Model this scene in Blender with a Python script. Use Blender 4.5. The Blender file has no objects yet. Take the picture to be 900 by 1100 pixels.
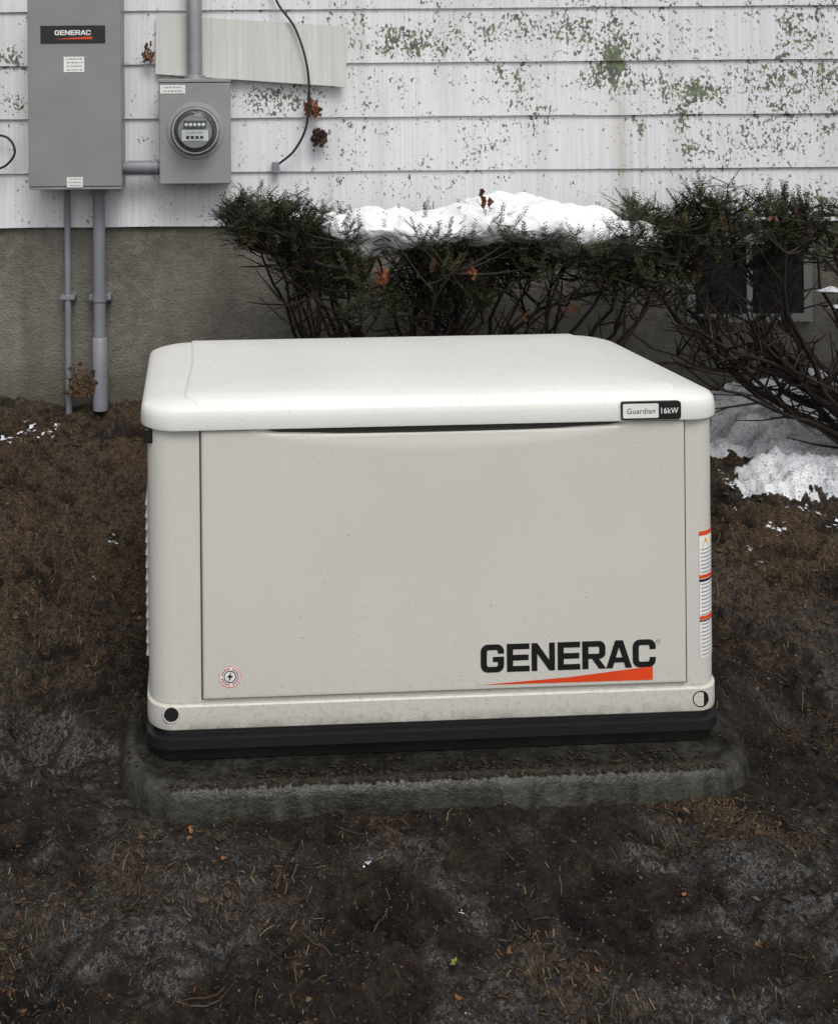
import bpy, math, random
from mathutils import Vector, noise, Matrix
random.seed(7)
R=random.random
def U(a,b): return a+(b-a)*R()
F=1059.0; CX=250.0; YH=140.0; H=1.42; AL=math.radians(0.5)
cA,sA=math.cos(AL),math.sin(AL)
scene=bpy.context.scene
def P(px,py,d):
    u=px-CX; v=py-YH
    return Vector(((u*cA-v*sA)/F*d, d, H-(u*sA+v*cA)/F*d))
GY=math.radians(2.7); GLOC=Vector((0.4275,2.074,0))
def G(px,py,off=0.0):
    u=px-CX; v=py-YH
    d=Vector(((u*cA-v*sA)/F,1,-(u*sA+v*cA)/F))
    M=Matrix.Rotation(-GY,3,'Z')
    o=M@(Vector((0,0,H))-GLOC); dd=M@d
    t=(off-o.y)/dd.y
    p=o+dd*t
    return p.x,p.z
def sm(t):
    t=max(0,min(1,t)); return t*t*(3-2*t)
# ---------------------------------------------------------------- materials
class NT:
    def __init__(s,name):
        s.m=bpy.data.materials.new(name); s.m.use_nodes=True
        s.n=s.m.node_tree.nodes; s.l=s.m.node_tree.links
        s.b=s.n['Principled BSDF']
    def node(s,t,ins=None,**kw):
        nd=s.n.new(t)
        for k,v in kw.items(): setattr(nd,k,v)
        if ins:
            for k,v in ins.items(): s.set(nd.inputs[k],v)
        return nd
    def set(s,sock,v):
        if isinstance(v,bpy.types.NodeSocket): s.l.new(v,sock)
        elif isinstance(v,(tuple,list)) and sock.type=='RGBA': sock.default_value=(*v[:3],1)
        else: sock.default_value=v
    def co(s,scale=(1,1,1),loc=(0,0,0)):
        t=s.node('ShaderNodeTexCoord')
        m=s.node('ShaderNodeMapping',{'Vector':t.outputs['Object'],'Scale':scale,'Location':loc})
        return m.outputs[0]
    def noise(s,vec,scale,detail=3,rough=.55,dist=0):
        return s.node('ShaderNodeTexNoise',{'Vector':vec,'Scale':scale,'Detail':detail,'Roughness':rough,'Distortion':dist}).outputs[0]
    def math(s,op,a,b=0.0,clamp=False):
        nd=s.node('ShaderNodeMath',operation=op,use_clamp=clamp); s.set(nd.inputs[0],a); s.set(nd.inputs[1],b); return nd.outputs[0]
    def rng(s,v,a,b,c=0.0,d=1.0):
        return s.node('ShaderNodeMapRange',{'Value':v,'From Min':a,'From Max':b,'To Min':c,'To Max':d}).outputs[0]
    def mix(s,f,a,b,mode='MIX'):
        nd=s.node('ShaderNodeMix',data_type='RGBA',blend_type=mode)
        s.set(nd.inputs[0],f); s.set(nd.inputs[6],a); s.set(nd.inputs[7],b); return nd.outputs[2]
    def bump(s,h,strength=.3,dist=.01,normal=None):
        nd=s.node('ShaderNodeBump',{'Height':h,'Strength':strength,'Distance':dist})
        if normal is not None: s.l.new(normal,nd.inputs['Normal'])
        return nd.outputs[0]
    def out(s,col=None,rough=None,normal=None,metal=None,spec=None):
        if col is not None: s.set(s.b.inputs['Base Color'],col)
        if rough is not None: s.set(s.b.inputs['Roughness'],rough)
        if normal is not None: s.set(s.b.inputs['Normal'],normal)
        if metal is not None: s.set(s.b.inputs['Metallic'],metal)
        if spec is not None: s.set(s.b.inputs['Specular IOR Level'],spec)
        return s.m
def simple(name,col,rough=.5,metal=0,spec=.5,nz=0.12,bs=0.1,bscale=120):
    t=NT(name); v=t.co()
    n=t.noise(v,7,4)
    c=t.mix(t.rng(n,.3,.7,0,1),tuple(x*(1-nz) for x in col),tuple(min(1,x*(1+nz)) for x in col))
    b=t.bump(t.noise(v,bscale,1),bs,.002)
    return t.out(c,rough,b,metal,spec)
def vcol(name,rough=.6,spec=.4):
    t=NT(name); a=t.node('ShaderNodeAttribute',attribute_name='Col')
    return t.out(a.outputs['Color'],rough,spec=spec)

def siding_mat(name,base,dirty=1.0,lichen=True):
    t=NT(name); v=t.co()
    grain=t.noise(t.co((85,10,2.0)),1.0,3,.7)
    blot=t.noise(v,1.7,3,.6)
    col=t.mix(t.rng(grain,.3,.7),tuple(x*.80 for x in base),base)
    col=t.mix(t.rng(blot,.35,.75,0,.30),col,tuple(x*y for x,y in zip(base,(.80,.81,.85))))
    streak=t.noise(t.co((9,1,.9)),1.0,2,.6)
    col=t.mix(t.rng(streak,.56,.76,0,.30*dirty),col,(.42,.40,.35))
    if lichen:
        sep=t.node('ShaderNodeSeparateXYZ',{'Vector':v})
        X,Z=sep.outputs[0],sep.outputs[2]
        xr=t.math('MULTIPLY',t.rng(X,-0.2,1.0,.0,1),t.rng(Z,1.15,1.45,.35,1))
        def blob(cx,cz,rx,rz):
            a=t.math('POWER',t.math('DIVIDE',t.math('SUBTRACT',X,cx),rx),2)
            b=t.math('POWER',t.math('DIVIDE',t.math('SUBTRACT',Z,cz),rz),2)
            return t.rng(t.math('ADD',a,b),0,1,1,0)
        mk=t.noise(v,4.2,3,.65)
        m=t.math('MULTIPLY',t.rng(mk,.42,.62,0,1.05),xr)
        for px,py,rx,rz,w in ((660,66,.08,.15,2.0),(742,98,.16,.07,1.65),(745,160,.08,.07,1.15),(440,44,.42,.09,1.25),(600,30,.6,.09,1.0),(300,105,.22,.08,1.2),(860,85,.4,.12,1.1),(10,62,.09,.07,1.1),(10,110,.1,.06,.8),(700,90,.5,.05,1.0),(880,205,.12,.06,.9)):
            c=P(px,py,3.6); m=t.math('MAXIMUM',m,t.math('MULTIPLY',blob(c.x,c.z,rx,rz),w))
        sp=t.noise(t.co((1,1,.75)),86,3,.67)
        sp2=t.noise(v,22,3,.6)
        thr=t.math('ADD',t.math('MULTIPLY',sp,.68),t.math('MULTIPLY',sp2,.32))
        lev=t.math('ADD',thr,t.math('MULTIPLY',m,.100))
        lm=t.rng(lev,.600,.636)
        lc=t.mix(t.rng(t.noise(v,25,2),.4,.6),(.045,.056,.030),(.12,.15,.062))
        col=t.mix(t.math('MULTIPLY',lm,.93),col,lc)
        dx=t.math('ABSOLUTE',t.math('SUBTRACT',X,P(668,100,3.6).x))
        dm=t.math('MULTIPLY',t.rng(dx,.0,.05,1,0),t.math('MULTIPLY',t.rng(Z,1.60,1.48,0,1),t.rng(streak,.3,.6,.4,1)))
        col=t.mix(t.math('MULTIPLY',dm,.5),col,(.36,.30,.22))
    b=t.bump(grain,.55,.004)
    return t.out(col,.62,b,spec=.3)
M_sid=siding_mat('weathered_siding',(.78,.785,.80))
M_loose=siding_mat('loose_siding',(.66,.65,.61),.8,False)
t=NT('old_concrete'); v=t.co()
n1=t.noise(v,2.2,5,.6); n2=t.noise(v,28,4,.7); n3=t.noise(v,160,2,.7); st=t.noise(t.co((7,1,1)),1,3,.6)
c=t.mix(t.rng(n1,.3,.7),(.115,.108,.086),(.22,.205,.17)); c=t.mix(t.rng(n2,.42,.72,0,.6),c,(.28,.265,.225))
c=t.mix(t.rng(st,.5,.75,0,.6),c,(.08,.074,.058)); c=t.mix(t.rng(n3,.60,.70,0,.6),c,(.07,.062,.05))
sz=t.node('ShaderNodeSeparateXYZ',{'Vector':v}).outputs[2]
c=t.mix(t.rng(sz,.60,.44,0,.55),c,(.06,.052,.04))
M_conc=t.out(c,.85,t.bump(t.math('ADD',n3,n2),.7,.012))
def paint(name,col,drop=1.0,var=.94):
    t=NT(name); v=t.co()
    vn=t.node('ShaderNodeTexVoronoi',{'Vector':v,'Scale':85.0})
    keep=t.math('GREATER_THAN',t.node('ShaderNodeSeparateColor',{'Color':vn.outputs['Color']}).outputs[0],.56)
    h=t.math('MULTIPLY',t.rng(vn.outputs['Distance'],.19,.09,0,1),keep)
    big=t.noise(v,2.5,3)
    c=t.mix(t.rng(big,.3,.7),tuple(x*var for x in col),col)
    strk=t.noise(t.co((40,40,2.5)),1,3,.6)
    c=t.mix(t.rng(strk,.58,.8,0,.10),c,tuple(x*.72 for x in col))
    sp=t.noise(v,150,2,.5)
    c=t.mix(t.rng(sp,.735,.77,0,.6),c,(.20,.16,.11))
    sz=t.node('ShaderNodeSeparateXYZ',{'Vector':v}).outputs[2]
    mud=t.math('MULTIPLY',t.rng(sz,.29,.17,0,1),t.rng(t.noise(v,85,5,.75),.50,.66))
    c=t.mix(t.math('MULTIPLY',mud,.40),c,(.19,.15,.10))
    edge=t.math('MULTIPLY',t.rng(sz,.190,.163,0,1),t.rng(t.noise(v,14,4,.7),.36,.6))
    c=t.mix(t.math('MULTIPLY',edge,.5),c,(.12,.09,.06))
    b=t.bump(h,.40*drop,.0014)
    return t.out(c,t.rng(h,0,1,.31,.10),b,spec=.5)
M_body=paint('beige_powder_coat',(.62,.607,.555)); M_lid=paint('lid_coat_lit_top',(.80,.79,.755))  # lid: cleaner paint, with its brightness under top light put into the colour
M_black=simple('black_plastic',(.010,.010,.011),.35)
M_seam=simple('dark_seam',(.05,.048,.043),.8)
M_hole=simple('dark_recess',(.004,.004,.004),.9)
M_ink=simple('black_ink',(.010,.010,.011),.4)
M_orange=simple('orange_ink',(.72,.065,.015),.4)
M_white=simple('white_vinyl',(.78,.78,.76),.4)
M_greyink=simple('grey_ink',(.30,.30,.31),.5)
M_dark=simple('meter_internals',(.06,.06,.062),.4)
M_grey=simple('grey_painted_steel',(.235,.24,.232),.42,nz=.07)
M_grey2=simple('meter_socket_steel',(.26,.265,.26),.45,nz=.10)
M_pvc=simple('grey_pvc',(.20,.21,.235),.45,nz=.14)
M_galv=simple('galvanised_steel',(.33,.34,.345),.38,.6)
M_chrome=simple('meter_ring',(.55,.55,.55),.25,.9)
M_cable=simple('black_cable',(.012,.012,.012),.5)
M_roof=simple('asphalt_shingle',(.06,.06,.06),.9)
M_trim=simple('white_trim',(.7,.7,.7),.5)
M_yellow=simple('yellow_ink',(.75,.45,.03),.4)
t=NT('meter_glass'); t.out((.9,.95,.95),.03); t.b.inputs['Transmission Weight'].default_value=1; t.b.inputs['IOR'].default_value=1.3; M_glass=t.m
t=NT('window_glass'); M_wglass=t.out((.015,.017,.018),.08)
t=NT('wet_pad_concrete'); v=t.co(); n=t.noise(v,6,5,.65); n2=t.noise(v,70,3,.7); ds=t.noise(t.co((30,30,5)),1,3,.6)
c=t.mix(t.rng(n,.35,.68),(.016,.0155,.012),(.058,.057,.045)); c=t.mix(t.rng(ds,.42,.60,0,.75),c,(.013,.011,.0085)); c=t.mix(t.rng(n2,.60,.7,0,.35),c,(.085,.083,.062))
M_pad=t.out(c,t.rng(n,.3,.7,.20,.48),t.bump(n2,.7,.006),spec=.35)
t=NT('wet_mud'); v=t.co()
a=t.node('ShaderNodeAttribute',attribute_name='Col')
sc=t.node('ShaderNodeSeparateColor',{'Color':a.outputs['Color']})
dry=sc.outputs[0]; hgt=sc.outputs[1]; wet0=sc.outputs[2]
n2=t.noise(v,24,5,.75,.5); n3=t.noise(v,115,4,.8,1.2); n5=t.noise(v,55,3,.7,2.5)
wet=t.math('MULTIPLY',wet0,t.rng(n5,.36,.52,0,1))
c=t.mix(t.rng(n2,.38,.64),(.0070,.0055,.0045),(.036,.0255,.0180))
tan=t.mix(t.rng(n3,.40,.62),(.0175,.0112,.0066),(.155,.104,.062))
k=t.math('ADD',dry,t.math('ADD',t.math('MULTIPLY',t.math('SUBTRACT',n2,.5),2.6),t.math('MULTIPLY',t.math('SUBTRACT',n5,.5),1.8)))
c=t.mix(t.math('MULTIPLY',t.rng(k,.36,.80),.90),c,tan)
c=t.mix(t.rng(n3,.59,.67,0,.5),c,(.10,.070,.043))
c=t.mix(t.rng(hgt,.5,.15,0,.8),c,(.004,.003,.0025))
c=t.mix(t.math('MULTIPLY',wet0,.45),c,(.010,.0088,.0075))
rg=t.math('SUBTRACT',t.math('ADD',.50,t.math('MULTIPLY',dry,.4)),t.math('MULTIPLY',wet,.36),True)
hh=t.math('ADD',t.math('MULTIPLY',n2,.6),t.math('ADD',t.math('MULTIPLY',n3,.4),t.math('MULTIPLY',n5,.3)))
b=t.bump(hh,t.rng(wet,0,1,.9,.42),.024)
M_mud=t.out(c,rg,b,spec=t.rng(wet,0,1,.25,.75))
t=NT('old_snow'); v=t.co(); n=t.noise(v,60,4,.7); n2=t.noise(v,9,3,.6); n3=t.noise(v,170,1,.6)
c=t.mix(t.rng(n2,.35,.7),(.55,.57,.60),(.84,.85,.87)); c=t.mix(t.rng(n,.54,.68,0,.65),c,(.30,.28,.25)); c=t.mix(t.rng(n3,.63,.67,0,.85),c,(.08,.06,.04))
M_snow=t.out(c,.55,t.bump(n,.7,.012))
t=NT('fresh_snow'); v=t.co(); n=t.noise(v,45,4,.7); n3=t.noise(v,120,2,.6)
c=t.mix(t.rng(n3,.68,.72,0,.6),(.86,.87,.89),(.10,.09,.06))
M_snow2=t.out(c,.55,t.bump(n,.5,.012))
M_needle=vcol('yew_needles',.5,.25)
M_litter=vcol('litter',.6,.3)
t=NT('bark'); v=t.co(); n=t.noise(v,90,3,.7)
M_bark=t.out(t.mix(t.rng(n,.35,.7),(.007,.005,.004),(.030,.021,.016)),.6,t.bump(n,.6,.003),spec=.3)

# ---------------------------------------------------------------- mesh helpers
def empty(name,loc=(0,0,0),rz=0):
    o=bpy.data.objects.new(name,None); scene.collection.objects.link(o); o.location=loc; o.rotation_euler[2]=rz
    o.empty_display_size=.1; return o
def mk(name,vs,fs,mat,parent=None,smooth=False,cols=None,angle=35):
    me=bpy.data.meshes.new(name); me.from_pydata([tuple(p) for p in vs],[],fs); me.validate(); me.update()
    if cols is not None:
        at=me.color_attributes.new('Col','FLOAT_COLOR','POINT')
        fl=[]
        for c in cols: fl.extend((c[0],c[1],c[2],1))
        at.data.foreach_set('color',fl)
    if smooth:
        me.polygons.foreach_set('use_smooth',[True]*len(me.polygons))
        if angle: me.set_sharp_from_angle(angle=math.radians(angle))
    o=bpy.data.objects.new(name,me); scene.collection.objects.link(o)
    me.materials.append(mat)
    if parent: o.parent=parent
    return o
def box(name,x0,x1,y0,y1,z0,z1,mat,parent=None,bev=0):
    vs=[(x,y,z) for x in (x0,x1) for y in (y0,y1) for z in (z0,z1)]
    fs=[(0,1,3,2),(4,6,7,5),(0,4,5,1),(2,3,7,6),(0,2,6,4),(1,5,7,3)]
    o=mk(name,vs,fs,mat,parent)
    if bev:
        m=o.modifiers.new('b','BEVEL'); m.width=bev; m.segments=3
        o.data.polygons.foreach_set('use_smooth',[True]*6)
        m.harden_normals=True
    return o
def rr(x0,x1,y0,y1,r,n=8):
    pts=[]
    for cx,cy,a0 in ((x1-r,y0+r,-90),(x1-r,y1-r,0),(x0+r,y1-r,90),(x0+r,y0+r,180)):
        for i in range(n+1):
            a=math.radians(a0+90*i/n); pts.append((cx+r*math.cos(a),cy+r*math.sin(a)))
    return pts
def loft(name,rings,mat,parent=None,caps=True,angle=35,cap0=True):
    vs=[];fs=[];n=len(rings[0][0])
    for pts,z in rings: vs+= [(p[0],p[1],z) for p in pts]
    for k in range(len(rings)-1):
        for i in range(n):
            j=(i+1)%n; fs.append((k*n+i,k*n+j,(k+1)*n+j,(k+1)*n+i))
    if cap0: fs.append(tuple(range(n))[::-1])
    fs.append(tuple(range((len(rings)-1)*n,len(rings)*n)))
    return mk(name,vs,fs,mat,parent,True,angle=angle)
class Buf:
    def __init__(s): s.v=[];s.f=[];s.c=[]
    def add(s,vs,fs,c=(0,0,0)):
        b=len(s.v); s.v+=vs; s.f+=[tuple(i+b for i in f) for f in fs]; s.c+=[c]*len(vs)
    def tube(s,pts,rad,n=6,c=(0,0,0)):
        pts=[Vector(p) for p in pts]; b=len(s.v); up=Vector((0.13,.21,.97))
        for k,p in enumerate(pts):
            d=(pts[min(k+1,len(pts)-1)]-pts[max(k-1,0)])
            if d.length<1e-7: d=Vector((0,0,1))
            d.normalize(); a=d.cross(up)
            if a.length<1e-3: a=d.cross(Vector((1,0,0)))
            a.normalize(); e=d.cross(a)
            r=rad[k] if isinstance(rad,(list,tuple)) else rad
            for i in range(n):
                an=2*math.pi*i/n; s.v.append(p+(a*math.cos(an)+e*math.sin(an))*r); s.c.append(c)
        for k in range(len(pts)-1):
            for i in range(n):
                j=(i+1)%n; s.f.append((b+k*n+i,b+k*n+j,b+(k+1)*n+j,b+(k+1)*n+i))
        s.f.append(tuple(b+i for i in range(n))[::-1]); s.f.append(tuple(b+(len(pts)-1)*n+i for i in range(n)))
    def obj(s,name,mat,parent=None,smooth=False,col=False,angle=50):
        return mk(name,s.v,s.f,mat,parent,smooth,s.c if col else None,angle)
def tubeobj(name,pts,rad,mat,parent=None,n=20):
    b=Buf(); b.tube(pts,rad,n); return b.obj(name,mat,parent,True)
def smoothpath(ctrl,n=10):
    out=[];c=[Vector(p) for p in ctrl]
    for i in range(len(c)-1):
        p0=c[max(i-1,0)];p1=c[i];p2=c[i+1];p3=c[min(i+2,len(c)-1)]
        for k in range(n):
            t=k/n
            out.append(.5*((2*p1)+(p2-p0)*t+(2*p0-5*p1+4*p2-p3)*t*t+(3*p1-p0-3*p2+p3)*t**3))
    out.append(c[-1]); return out
def text(name,s,x0,x1,z0,z1,y,mat,parent,bold=.02,depth=0.0006):
    cu=bpy.data.curves.new(name,'FONT'); cu.body=s; cu.offset=bold; cu.space_character=1.08
    o=bpy.data.objects.new('tmp',cu); scene.collection.objects.link(o)
    bpy.context.view_layer.update()
    me=bpy.data.meshes.new_from_object(o.evaluated_get(bpy.context.evaluated_depsgraph_get()))
    bpy.data.objects.remove(o)
    xs=[v.co.x for v in me.vertices]; ys=[v.co.y for v in me.vertices]
    ax,bx,ay,by=min(xs),max(xs),min(ys),max(ys)
    for v in me.vertices:
        v.co=Vector((x0+(v.co.x-ax)/(bx-ax)*(x1-x0),y,z0+(v.co.y-ay)/(by-ay)*(z1-z0)))
    me.materials.clear(); me.materials.append(mat)
    ob=bpy.data.objects.new(name,me); scene.collection.objects.link(ob); ob.parent=parent; return ob
def lettering(name,x0,x1,z0,z1,y,mat,parent):
    """wide block capitals built from strokes: G E N E R A C"""
    b=Buf(); h=z1-z0; n=7; gap=.075*h; gw=((x1-x0)-gap*(n-1))/n; tv=.265*gw; th=.205*h
    cnt=[0]
    def poly(pts,ox):
        yy=y-.00004*(cnt[0]%4); cnt[0]+=1
        b.add([Vector((ox+p[0]*gw,yy,z0+p[1]*h)) for p in pts],[tuple(range(len(pts)))])
    V=tv/gw; T=th/h
    def hbar(ox,a,c,zb): poly([(a,zb),(c,zb),(c,zb+T),(a,zb+T)],ox)
    def ribbon(ox,outer,inner):
        for i in range(len(outer)-1): poly([outer[i],outer[i+1],inner[i+1],inner[i]],ox)
    def arc(cx,cz,rx,rz,a0,a1,k=8): return [(cx+rx*math.cos(math.radians(a0+(a1-a0)*i/k)),cz+rz*math.sin(math.radians(a0+(a1-a0)*i/k))) for i in range(k+1)]
    ro=.30; roz=.27; ri=.08
    def cshape(ox,top_end,bot_end):
        o=[(1,top_end)]+arc(1-ro,1-roz,ro,roz,0,90)+arc(ro,1-roz,ro,roz,90,180)+arc(ro,roz,ro,roz,180,270)+arc(1-ro,roz,ro,roz,270,360)+[(1,bot_end)]
        i=[(1-V,top_end)]+arc(1-V-ri,1-T-ri,ri,ri,0,90)+arc(V+ri,1-T-ri,ri,ri,90,180)+arc(V+ri,T+ri,ri,ri,180,270)+arc(1-V-ri,T+ri,ri,ri,270,360)+[(1-V,bot_end)]
        ribbon(ox,o,i)
    for k,ch in enumerate('GENERAC'):
        ox=x0+k*(gw+gap)
        if ch=='G':
            cshape(ox,.66,.52); poly([(.52,.37),(1-V,.37),(1,.37),(1,.37+T*.9),(.52,.37+T*.9)],ox)
        elif ch=='C': cshape(ox,.64,.36)
        elif ch=='E':
            poly([(0.03,0),(0.03+V,0),(0.03+V,1),(0.03,1)],ox)
            hbar(ox,.03+V,1,0); hbar(ox,.03+V,.96,.5-T/2); hbar(ox,.03+V,1,1-T)
        elif ch=='N':
            poly([(0,0),(V*.92,0),(V*.92,1),(0,1)],ox); poly([(1-V*.92,0),(1,0),(1,1),(1-V*.92,1)],ox)
            poly([(V*.92,1),(V*.92,.62),(1-V*.92,0),(1-V*.92,.38)],ox)
        elif ch=='R':
            poly([(0,0),(V,0),(V,1),(0,1)],ox)
            o=[(V,1)]+arc(1-.26,1-.26,.26,.26,90,0)+arc(1-.26,.36+.2,.26,.2,0,-90)+[(V,.36)]
            i=[(V,1-T)]+arc(1-V-.06,1-T-.06,.06,.06,90,0)+arc(1-V-.06,.36+T*.9+.06,.06,.06,0,-90)+[(V,.36+T*.9)]
            ribbon(ox,o,i); poly([(.42,.36),(.42+V*1.15,.36),(1.04,0),(1.04-V*1.2,0)],ox)
        elif ch=='A':
            poly([(-.06,0),(V*1.05-.06,0),(.5+.02,.80),(.5,1),(.5-V*.62,1)],ox); poly([(1.06,0),(1.06-V*1.05,0),(.5-.02,.80),(.5,1),(.5+V*.62,1)],ox)
            poly([(.24,.2),(.76,.2),(.68,.2+T*.9),(.32,.2+T*.9)],ox)
    return b.obj(name,mat,parent)
def quadxz(name,pts,y,mat,parent):
    return mk(name,[(p[0],y,p[1]) for p in pts],[tuple(range(len(pts)))],mat,parent)
def discxz(name,cx,cz,r,y,mat,parent,n=32,r2=None):
    if r2 is None: return quadxz(name,[(cx+r*math.cos(2*math.pi*i/n),cz+r*math.sin(2*math.pi*i/n)) for i in range(n)],y,mat,parent)
    vs=[];fs=[]
    for i in range(n):
        a=2*math.pi*i/n
        vs+=[(cx+r*math.cos(a),y,cz+r*math.sin(a)),(cx+r2*math.cos(a),y,cz+r2*math.sin(a))]
        j=(i+1)%n; fs.append((2*i,2*j,2*j+1,2*i+1))
    return mk(name,vs,fs,mat,parent)

# ---------------------------------------------------------------- ground
def inv_g(x,y):
    p=Matrix.Rotation(-GY,3,'Z')@(Vector((x,y,0))-GLOC); return p.x,p.y
def gbase(x,y):
    z=.040+.430*sm((y-2.15)/1.5)**1.05
    z=max(z,.040)
    if y>3.5: z=max(z,.45)
    lx,ly=inv_g(x,y)
    dx=max(abs(lx)-.68,0); dy=max(-.08-ly,ly-.75,0); d=math.hypot(dx,dy)
    z=min(z,.108+.35*d)
    if ly>-.02: z=max(z,.118*sm((ly-.06)/.16)*(1-sm((d-.03)/.35)) if abs(lx)>.615 else z)
    if abs(lx)<=.615 and -.085<ly<.75: z=min(z,.06)
    return z, d
def gz(x,y,full=False):
    z,d=gbase(x,y)
    p=Vector((x,y,0))
    big=noise.fractal(p*2.1,1,2,3)*.026
    if 0.9<y<4 and -2<x<3.5:
        q=p+Vector((noise.noise(p*9),noise.noise(p*9+Vector((5,5,5))),0))*.05
        rid=1-abs(noise.noise(q*7.5))*2
        mid=noise.fractal(q*11,.72,2.1,5)*.024+rid*.012
        pr=noise.noise(Vector((x*5.2,y*7.5,4.4))); hol=-sm((pr-.20)/.16)*.022
        dry=sm((.25-x)/.5)*sm((y-2.10)/.6)*.66+ sm((x-1.0)/.35)*sm((y-2.2)/.5)*.62
        dry=min(1,dry+ max(0,noise.noise(p*2.6+Vector((3,1,0)))*.75+noise.noise(p*7+Vector((3,1,0)))*.5))
        wet=sm((noise.noise(p*3.1+Vector((7,7,2)))+.45*noise.noise(p*12)+.05)/.25)*(1-dry)
        fine=noise.fractal(p*48,.8,2.1,3)*(.0040+.0050*dry)
        lump=max(0,noise.noise(p*26+Vector((9,2,0))))*.016*(.5+dry)
        e=.45+.55*sm(d/.2)
        zz=z+(big+mid+lump+hol)*e+fine
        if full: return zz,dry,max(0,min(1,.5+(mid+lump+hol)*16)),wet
        return zz
    if full: return z+big,.4,.5,.3
    return z+big
def axis(a,b,step,lo,hi):
    xs=[];x=a
    while x<b: xs.append(x); x+=step
    xs.append(b); s=step;x=a
    while x>lo: s*=1.5; x-=s; xs.insert(0,max(x,lo))
    s=step;x=b
    while x<hi: s*=1.5; x+=s; xs.append(min(x,hi))
    return xs
xs=axis(-1.0,2.35,.0062,-300,300); ys=axis(1.4,3.66,.0062,-300,300)
vs=[];cols=[]
for y in ys:
    for x in xs:
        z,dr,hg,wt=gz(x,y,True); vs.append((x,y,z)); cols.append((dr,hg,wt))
nx=len(xs); fs=[(j*nx+i,j*nx+i+1,(j+1)*nx+i+1,(j+1)*nx+i) for j in range(len(ys)-1) for i in range(nx-1)]
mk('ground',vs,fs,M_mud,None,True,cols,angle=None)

lit=Buf(); clod=Buf()
def inpad(x,y,m=.0):
    lx,ly=inv_g(x,y); return abs(lx)<.67+m and -.09-m<ly<.72 and not (abs(lx)>.63 and ly>.15)
def pick():
    while True:
        y=1.45+2.1*R()**1.25; x=U(-.28*y-.08,.62*y+.05)
        if not inpad(x,y): return x,y
for i in range(28000):
    x,y=pick(); z,dr,_,_2=gz(x,y,True)
    if R()>.07+1.0*dr: continue
    L=U(.005,.020)*(2 if R()<.05 else 1); a=U(0,6.28); w=U(.0004,.0009); cur=U(-.25,.25)
    pr=Vector((-math.sin(a),math.cos(a),0))*w; p=Vector((x,y,0)); V=[]
    for k in range(3):
        q=p+Vector((math.cos(a+cur*k),math.sin(a+cur*k),0))*(L*k/2)
        q.z=gz(q.x,q.y)+.001+U(0,.003)+(.002 if k==1 else 0)
        V+=[q+pr,q-pr]
    g=U(.15,.8)*(1.6 if R()<.06 else 1); c=random.choice([(.20,.135,.08),(.15,.092,.05),(.28,.20,.12),(.09,.05,.026),(.16,.08,.038)])
    lit.add(V,[(0,1,3,2),(2,3,5,4)],tuple(k*g for k in c))
def leaf(buf,c,s,col,normal=None,n=9):
    a0=U(0,6.28); nrm=Vector((U(-.5,.5),U(-.5,.5),1)) if normal is None else Vector(normal)
    nrm.normalize(); a=nrm.cross(Vector((math.cos(a0),math.sin(a0),.1))).normalized(); e=nrm.cross(a)
    V=[Vector(c)+nrm*s*.1]
    for i in range(n):
        an=2*math.pi*i/n; r=s*(1 if i%2==0 else .55)*U(.75,1.1)*(.6+.4*abs(math.cos(an)))
        V.append(Vector(c)+a*r*math.cos(an)+e*r*math.sin(an)*.8+nrm*U(-.18,.3)*s)
    buf.add(V,[(0,1+i,1+(i+1)%n) for i in range(n)],col)
for i in range(8500):
    x,y=pick(); z=gz(x,y); s=U(.0014,.0042)
    if R()<.018: s=U(.006,.012)
    c=random.choice([(.16,.07,.03),(.10,.052,.028),(.19,.12,.065),(.20,.085,.036),(.09,.055,.03),(.26,.19,.12)])
    g=U(.2,.95); leaf(lit,(x,y,z+.001),s,tuple(k*g for k in c),n=5)
for px,py,c,s in ((487,1045,(.16,.20,.03),.009),(735,975,(.30,.10,.04),.008),(205,900,(.26,.09,.03),.010),(240,935,(.26,.10,.04),.008)):
    q=P(px,py,1.39*F/(py-YH)); leaf(lit,(q.x,q.y,gz(q.x,q.y)+.006),s,c)
for i in range(45):
    x,y=pick(); a=U(0,6.28); L=U(.03,.12); pts=[]
    for k in range(5):
        q=Vector((x+math.cos(a)*L*k/4+U(-.003,.003),y+math.sin(a)*L*k/4+U(-.003,.003),0)); q.z=gz(q.x,q.y)+.004; pts.append(q)
    g=U(.4,1.2); lit.tube(pts,[.0016,.0015,.0013,.0011,.0007],5,(.05*g,.032*g,.02*g))
for px,py,s in ((395,938,.007),(120,588,.014),(865,540,.018),(880,548,.012),(30,463,.025),(50,468,.02),(14,470,.025),(60,463,.014),(8,478,.02),(495,990,.004),(805,588,.010),(100,617,.009),(785,516,.022),(797,519,.016),(775,507,.014),(830,570,.020),(835,574,.014),(897,560,.024),(815,602,.008),(850,520,.010),(893,525,.014),(790,545,.006),(868,508,.02),(845,548,.006)):
    lo,hi=1.3,3.6
    for _ in range(30):
        m_=(lo+hi)/2; q=P(px,py,m_)
        if q.z>gbase(q.x,q.y)[0]: lo=m_
        else: hi=m_
    for k in range(8): 
        x_,y_=q.x+random.gauss(0,s*.6),q.y+random.gauss(0,s*.6); leaf(lit,(x_,y_,gz(x_,y_)+.003),s*U(.3,.75),(.66,.68,.71),n=8)
lit.obj('dead_grass_litter',M_litter,col=True)
octf=[(0,2,4),(2,1,4),(1,3,4),(3,0,4),(2,0,5),(1,2,5),(3,1,5),(0,3,5)]
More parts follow.
